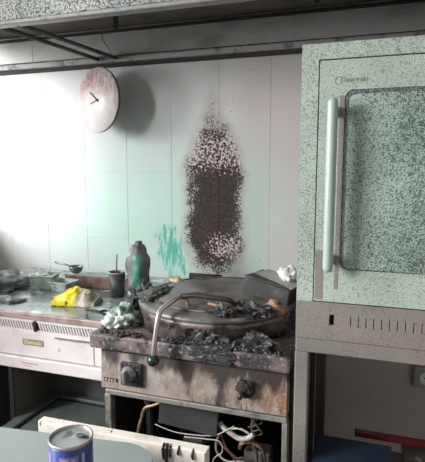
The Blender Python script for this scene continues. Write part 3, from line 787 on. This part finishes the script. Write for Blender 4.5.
# charred carton on the right of the lid
bxr = thing('charred_carton', (-.312, 1.565, .972), 'black charred carton with ash grey flap tipped on the lid', 'carton', rz=R(-14))
bm = bmesh.new()
mt = Matrix.Rotation(R(9), 4, 'Y')
box(bm, -.082, .085, -.055, .075, -.002, .058, bev=.004, mtx=mt); obj('body', bm, 'char_box', bxr)
bm = bmesh.new()
q = [(-.070, -.010), (.088, -.054), (.088, .078), (-.060, .078)]
prism(bm, q, .0585, .062, mt); obj('flap', bm, 'ash_top', bxr)
bm = bmesh.new()
q = [(-.080, -.058), (.075, -.058), (.06, -.048), (-.072, -.012)]
prism(bm, q, .0585, .0625, mt); obj('burnt_edge', bm, 'char_box', bxr)
pp = obj('paper_scrap', B(crumple, (-.258, 1.60, 1.022), (.034, .04, .042), .4, 1.8, 83, 4, True, .4), 'paper',
         label='white singed crumpled paper on top of the charred carton', cat='paper')
obj('scorched_rod', B(tube, spline([(-.47, 1.375, .983), (-.40, 1.362, .976), (-.33, 1.385, .974), (-.26, 1.44, .969)]), .006, 8), 'crust_red',
    label='brown scorched rod lying along the front of the lid', cat='rod')

# char flakes on the front of the slab: nobody could count them
bm = bmesh.new()
for k in range(420):
    u = random.gauss(0, 1); x = -.46 + u * .085; y = 1.305 + abs(random.gauss(0, .018)) - .012
    if x < SX0 + .02 or x > SX1 - .012: continue
    s = random.uniform(.003, .010); h = max(0, .03 - abs(x + .46) * .2) * random.random()
    if y > 1.31: y = 1.31 - random.random() * .02
    t = bmesh.new(); bmesh.ops.create_icosphere(t, subdivisions=1, radius=s)
    for v in t.verts: v.co = Vector((v.co.x * random.uniform(.7, 1.6), v.co.y * random.uniform(.7, 1.5), v.co.z * random.uniform(.3, .9)))
    merge(bm, t, Matrix.Translation((x, y, .874 + s * .4 + h)) @ Matrix.Rotation(random.uniform(0, 6), 4, 'Z') @ Matrix.Rotation(random.uniform(-.5, .5), 4, 'X'))
for k in range(140):
    x = random.uniform(SX0 + .03, SX1 - .02); y = random.uniform(1.292, 1.33); s = random.uniform(.002, .006)
    if (x - PC[0]) ** 2 + (y - PC[1]) ** 2 < .30 ** 2: continue
    t = bmesh.new(); bmesh.ops.create_icosphere(t, subdivisions=1, radius=s)
    merge(bm, t, Matrix.Translation((x, y, .874 + s * .5)))
cp('char_flakes', bm, 'char', label='black char flakes strewn along the front edge', kind='stuff')
def chunk(c, size, seed, label):
    cp('char_crust', B(crumple, c, size, .5, 2.3, seed, 4, True, .15, False), 'char', label=label)
chunk((-.455, 1.302, .874), (.060, .020, .050), 91, 'black flaky char lump against the middle of the pan front')
chunk((-.385, 1.298, .874), (.035, .016, .022), 92, 'small char lump on the slab right of the biggest lump')
chunk((-.30, 1.325, .874), (.060, .028, .040), 93, 'char lump on the slab below the reddish crust')
chunk((-.565, 1.298, .874), (.035, .012, .014), 94, 'flat char lump on the slab left of the biggest lump')
# tar run over the slab edge
bm = bmesh.new()
crumple(bm, (-.435, 1.2815, .856), (.062, .005, .022), .55, 2.4, 101, 4, False, .5, False)
crumple(bm, (-.385, 1.2815, .850), (.022, .004, .020), .55, 2.4, 102, 3, False, .5, False)
cp('tar_film', bm, 'char', label='black tar film hanging over the front edge')
obj('charred_film', B(crumple, (-.690, 1.475, .966), (.055, .075, .020), .4, 1.8, 111, 4, True, .5), 'rag_dark', label='thin charred cloth remnant on the left rim of the lid', cat='rag')
chunk((-.315, 1.375, .961), (.055, .035, .030), 95, 'char lump on the lid in front of the carton')
chunk((-.405, 1.335, .963), (.040, .022, .026), 96, 'char lump on the lid rim just under the right handle post')

# ------------------------------------------------------------------ heated cabinet on its stand, right
def ringplate(ox0, ox1, oz0, oz1, ix0, ix1, iz0, iz1, r, y0, y1, n=7, ro=.004):
    bm = bmesh.new()
    O = rounded(ox0, ox1, oz0, oz1, ro, n); I = rounded(ix0, ix1, iz0, iz1, r, n); k_ = len(O)
    Of = [bm.verts.new((x, y0, z)) for x, z in O]; If = [bm.verts.new((x, y0, z)) for x, z in I]
    Ob = [bm.verts.new((x, y1, z)) for x, z in O]; Ib = [bm.verts.new((x, y1, z)) for x, z in I]
    for k in range(k_):
        j = (k + 1) % k_
        bm.faces.new((Of[k], Of[j], If[j], If[k])); bm.faces.new((Ob[k], Ib[k], Ib[j], Ob[j]))
        bm.faces.new((Of[k], Ob[k], Ob[j], Of[j])); bm.faces.new((If[k], If[j], Ib[j], Ib[k]))
    return bm
cb = thing('heated_cabinet', (.22, 1.5, 0), 'mint grey speckled heated cabinet with glazed door and white handle', 'cabinet')
def rp(name, bm, m, parent=cb, **k): return obj(name, at(cb, bm), m, parent, **k)
RX0, RX1, RY = -.181, .62, 1.25
rp('frame', ringplate(RX0, RX1, 1.030, 1.702, -.139, RX1 - .042, 1.04, 1.664, .0015, RY, RY + .03, 3, .002), 'cab')
bm = bmesh.new(); box(bm, RX0, RX1, RY + .03, 1.86, .95, 1.70, bev=.003); rp('body', bm, 'cab_rail')
rp('door_gap', B(box, -.139, RX1 - .042, RY + .012, RY + .029, 1.045, 1.664), 'slot_dark')
dx0, dx1, dz0, dz1 = -.1355, RX1 - .046, 1.056, 1.6595
gx0, gx1, gz0, gz1 = -.074, RX1 - .10, 1.142, 1.588
# door with a rounded opening
door = rp('door', ringplate(dx0, dx1, dz0, dz1, gx0, gx1, gz0, gz1, .022, RY - .006, RY + .012), 'cab', label='mint speckled door frame')
rp('gasket', ringplate(gx0, gx1, gz0, gz1, gx0 + .006, gx1 - .006, gz0 + .003, gz1 - .010, .018, RY - .004, RY + .008, ro=.022), 'gasket', door)
bm = bmesh.new(); prism(bm, [(x, z) for x, z in rounded(gx0 + .005, gx1 - .005, gz0 + .002, gz1 - .009, .018)], -(RY + .002), -(RY - .002), Matrix.Rotation(R(90), 4, 'X'))
rp('glass_pane', bm, 'cab_glass', door, label='soot-speckled glass pane')
# handle's shadow laid on as a brown strip, plus a brown patch lower left
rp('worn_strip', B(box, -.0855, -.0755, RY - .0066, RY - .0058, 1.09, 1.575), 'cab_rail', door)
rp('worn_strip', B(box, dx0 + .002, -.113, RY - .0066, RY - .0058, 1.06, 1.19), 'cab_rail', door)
# handle
bm = bmesh.new()
hx, hz0, hz1 = -.099, 1.140, 1.566
pf_ = [(0, hz0)] + [(.0125 * math.cos(R(a)), hz0 + .0125 + .0125 * math.sin(R(a))) for a in range(-75, 1, 15)] + [(.0125 * math.cos(R(a)), hz1 - .0125 + .0125 * math.sin(R(a))) for a in range(0, 76, 15)] + [(0, hz1)]
lathe(bm, pf_, 24, (hx, RY - .042, 0))
hd = rp('handle', bm, 'handle_plastic', door, label='long pale vertical handle')
for z in (hz0 + .03, hz1 - .03):
    rp('handle_post', B(box, hx - .008, hx + .008, RY - .040, RY - .005, z - .012, z + .012, bev=.002), 'handle_plastic', door)
# maker's script pressed into the door film
tb = text_bm('Öztiryaki', .0175, .0004, .25)
bmesh.ops.translate(tb, verts=tb.verts[:], vec=(-.056, RY - .0064, 1.611)); rp('script_mark', tb, 'cab_rail', door)
bm = bmesh.new(); tube(bm, [(-.090 + .0085 * math.cos(a), RY - .0064, 1.6105 + .0095 * math.sin(a)) for a in [R(20 + 16 * k) for k in range(21)]], .0007, 5)
rp('script_ring', bm, 'cab_rail', door)
# lower rail with pilot hole and vent slots
bm = bmesh.new()
zs0, zs1 = .993, 1.020
box(bm, RX0, RX1, RY - .002, RY + .014, 1.0205, 1.052)
box(bm, RX0, RX1, RY - .002, RY + .014, .952, .9925)
slots = [(-.0945, -.0825)] + [(-.0415 + .0188 * k, -.0393 + .0188 * k) for k in range(32)]
x = RX0
for s0, s1 in slots:
    box(bm, x, s0, RY - .002, RY + .014, .9925, 1.0205); x = s1
box(bm, x, RX1, RY - .002, RY + .014, .9925, 1.0205)
bmesh.ops.remove_doubles(bm, verts=bm.verts[:], dist=1e-5)
rl = rp('vent_rail', bm, 'cab_rail', label='sooty steel rail with pilot hole and vent slots')
rp('slot_backing', B(box, RX0 + .01, RX1 - .01, RY + .016, RY + .02, .985, 1.03), 'slot_dark', rl)
# stand
rp('stand_rail', B(box, RX0, RX1, RY, RY + .03, .910, .950, bev=.003), 'cab_rail')
rp('stand_rail', B(box, RX0, RX1, 1.83, 1.86, .910, .950, bev=.003), 'frame_dark')
for y in ((RY + .03, 1.83),):
    rp('stand_rail', B(box, RX0, RX0 + .03, y[0], y[1], .910, .950), 'frame_dark')
    rp('stand_rail', B(box, RX1 - .03, RX1, y[0], y[1], .910, .950), 'frame_dark')
rp('stand_leg', B(box, RX0 - .001, RX0 + .036, RY, RY + .036, 0, .910, bev=.003), 'cab_rail')
rp('stand_leg', B(box, RX1 - .036, RX1, RY, RY + .036, 0, .910, bev=.003), 'cab_rail')
rp('stand_leg', B(box, RX0, RX0 + .036, 1.824, 1.86, 0, .910, bev=.003), 'frame_dark')
rp('stand_leg', B(box, RX1 - .036, RX1, 1.824, 1.86, 0, .910, bev=.003), 'frame_dark')
rp('stand_shelf', B(box, RX0 + .004, RX1 - .004, RY + .01, 1.85, .30, .32), 'frame_dark')
# things on the stand shelf
cr_ = thing('storage_crate', (-.025, 1.405, .321), 'dark blue storage crate under the heated cabinet', 'crate')
bm = bmesh.new(); box(bm, -.105, .105, -.085, .085, 0, .208, bev=.006); obj('body', bm, 'blue', cr_)
bm = bmesh.new(); box(bm, -.112, .112, -.092, .092, .208, .222, bev=.004, seg=2); obj('rim', bm, 'blue', cr_)
for s in (-1, 1): obj('handle_grip', B(box, -.035, .035, s * .088 - .006, s * .088 + .006, .165, .18, bev=.003), 'blue', cr_)
tr = thing('red_batten', (.21, 1.565, .5225), 'dark red batten lying across the mottled tin', 'batten')
obj('bar', B(box, -.23, .23, -.012, .012, 0, .017, bev=.003, seg=2), 'red', tr)
for x in (-.231, .231): obj('end_cap', B(box, x - .003, x + .003, -.013, .013, -.0005, .018, bev=.001), 'black_metal', tr)
tn = thing('storage_tin', (.255, 1.50, .321), 'dark mottled tin beside the blue crate', 'tin')
bm = bmesh.new(); box(bm, -.13, .13, -.09, .09, 0, .18, bev=.008, seg=2); obj('body', bm, 'dark_floral', tn)
bm = bmesh.new(); box(bm, -.134, .134, -.094, .094, .18, .20, bev=.004); obj('cover', bm, 'dark_floral', tn)
obj('corner_strip', B(box, -.138, -.128, -.098, -.088, .002, .17), 'socket', tn)
# wall socket
so = thing('wall_socket', (.245, 2.0985, .533), 'grey wall socket low on the tiles behind the stand', 'socket')
obj('back_box', B(box, -.05, .05, -.016, 0, -.045, .045, bev=.004, seg=2), 'socket', so)
obj('faceplate', B(lathe, [(0, .016), (.028, .016), (.031, .020), (.028, .021), (.024, .018), (0, .018)], 24, mtx=Matrix.Rotation(R(90), 4, 'X')), 'window_paint', so)
for s in (-1, 1): obj('pin_hole', B(lathe, [(0, .0185), (.003, .0185), (.003, .019), (0, .019)], 10, (s * .009, 0, 0), mtx=Matrix.Rotation(R(90), 4, 'X')), 'slot_dark', so)

# ------------------------------------------------------------------ loose white panel behind the table
lpn = thing('loose_panel', (-.56, .968, 0), 'loose white metal panel with black tar drips standing behind the table', 'panel')
bm = bmesh.new()
prism(bm, [(-.79, 0), (-.334, 0), (-.334, .762), (-.79, .757)], -.985, -.955, Matrix.Rotation(R(90), 4, 'X'), bev=.003)
obj('sheet', at(lpn, bm), 'white_panel', lpn)
for x, L, r in ((-.438, .030, .0035), (-.430, .045, .0045), (-.421, .022, .003), (-.40, .012, .003), (-.365, .016, .003)):
    obj('tar_drip', at(lpn, B(tube, spline([(x, .962, .7605), (x, .9535, .756), (x - .001, .9525, .748), (x + .001, .953, .757 - L)]), r, 8)), 'drip', lpn)

# ------------------------------------------------------------------ work table in front
tbl = thing('work_table', (-.62, .70, 0), 'grey green work table with rounded corner in the foreground', 'table', rz=R(6.5))
lx1 = .185; ly1 = .195; 
poly = []
def arc(cx, cy, r, a0, a1, n=10):
    return [(cx + r * math.cos(R(a0 + (a1 - a0) * k / n)), cy + r * math.sin(R(a0 + (a1 - a0) * k / n))) for k in range(n + 1)]
top_poly = arc(lx1 + .035 - .085, ly1 - .085, .085, 0, 90) + arc(-.95 + .03, ly1 - .03, .03, 90, 180, 4) + arc(-.95 + .03, -.45 + .03, .03, 180, 270, 4) + arc(lx1 + .035 - .085, -.45 + .085, .085, 270, 360)
bm = bmesh.new(); prism(bm, top_poly, .752, .780, bev=.004); obj('table_top', bm, 'table', tbl)
bm = bmesh.new()
outer = [(x * 1.0 + .0012 * (1 if x > -.3 else -1), y + .0012 * (1 if y > -.1 else -1)) for x, y in top_poly]
va = [bm.verts.new((x, y, .750)) for x, y in outer]; vb = [bm.verts.new((x, y, .7745)) for x, y in outer]
for k in range(len(outer)): bm.faces.new((va[k], va[(k + 1) % len(va)], vb[(k + 1) % len(vb)], vb[k]))
obj('edge_band', bm, 'table_edge', tbl)
for x, y in ((.13, .15), (.13, -.37), (-.88, .15), (-.88, -.37)):
    obj('leg', B(box, x - .018, x + .018, y - .018, y + .018, 0, .752, bev=.003), 'rail_steel', tbl)
obj('apron', B(box, -.86, .11, .145, .16, .69, .752), 'rail_steel', tbl)
obj('apron', B(box, -.86, .11, -.38, -.365, .69, .752), 'rail_steel', tbl)

# tin can
cn = thing('food_can', (-.528, .730, .781), 'blue labelled food can with sooty ring-pull top on the table', 'can')
cR, cH = .0405, .111
obj('body', B(lathe, [(0, 0), (cR - .002, 0), (cR, .003), (cR - .001, .006), (cR - .001, cH - .007), (cR, cH - .004), (cR - .002, cH - .003)], 48), 'can_steel', cn)
lb = obj('label_wrap', B(lathe, [(cR - .0008, .006), (cR, .007), (cR, cH - .008), (cR - .0008, cH - .007)], 48), 'can_blue', cn)
def patch(a0, a1, z0, z1, m, name='label_print', dr=.0006):
    bm = bmesh.new(); n = 10; A = []; Bv = []
    for k in range(n + 1):
        a = R(a0 + (a1 - a0) * k / n)
        A.append(bm.verts.new(((cR + dr) * math.cos(a), (cR + dr) * math.sin(a), z0))); Bv.append(bm.verts.new(((cR + dr) * math.cos(a), (cR + dr) * math.sin(a), z1)))
    for k in range(n):
        f = bm.faces.new((A[k], A[k + 1], Bv[k + 1], Bv[k])); f.smooth = True
    obj(name, bm, m, lb)
patch(-88, -38, .074, .092, 'can_purple'); patch(-82, -62, .078, .088, 'can_white', dr=.0009); patch(-56, -46, .078, .088, 'can_white', dr=.0009)
patch(-100, -68, .048, .070, 'can_beige'); patch(-60, -10, .050, .068, 'can_purple'); patch(-52, -36, .054, .064, 'can_white', dr=.0009)
patch(-28, -20, .012, .094, 'can_white'); patch(-135, -118, .02, .094, 'can_purple')
patch(-110, -20, .020, .040, 'can_white'); patch(-100, -72, .024, .036, 'can_purple', dr=.0009)
obj('rim', B(lathe, [(cR - .003, cH - .004), (cR + .0012, cH - .004), (cR + .0015, cH), (cR - .001, cH + .001), (cR - .003, cH - .001), (cR - .003, cH - .004)], 48), 'can_rim', cn)
tp = obj('can_top', B(lathe, [(cR - .003, cH - .003), (cR - .005, cH - .0045), (cR - .008, cH - .0035), (cR - .012, cH - .0042), (0, cH - .0042)], 48), 'can_steel', cn)
tb = bmesh.new()
tube(tb, [(.0 + .016 + .0085 * math.cos(a), .010 + .006 * math.sin(a), cH - .0018) for a in [R(24 * k) for k in range(16)]], .0013, 6)
box(tb, .018, .031, .006, .0135, cH - .0040, cH - .0022)
obj('ring_pull', tb, 'black_metal', tp)
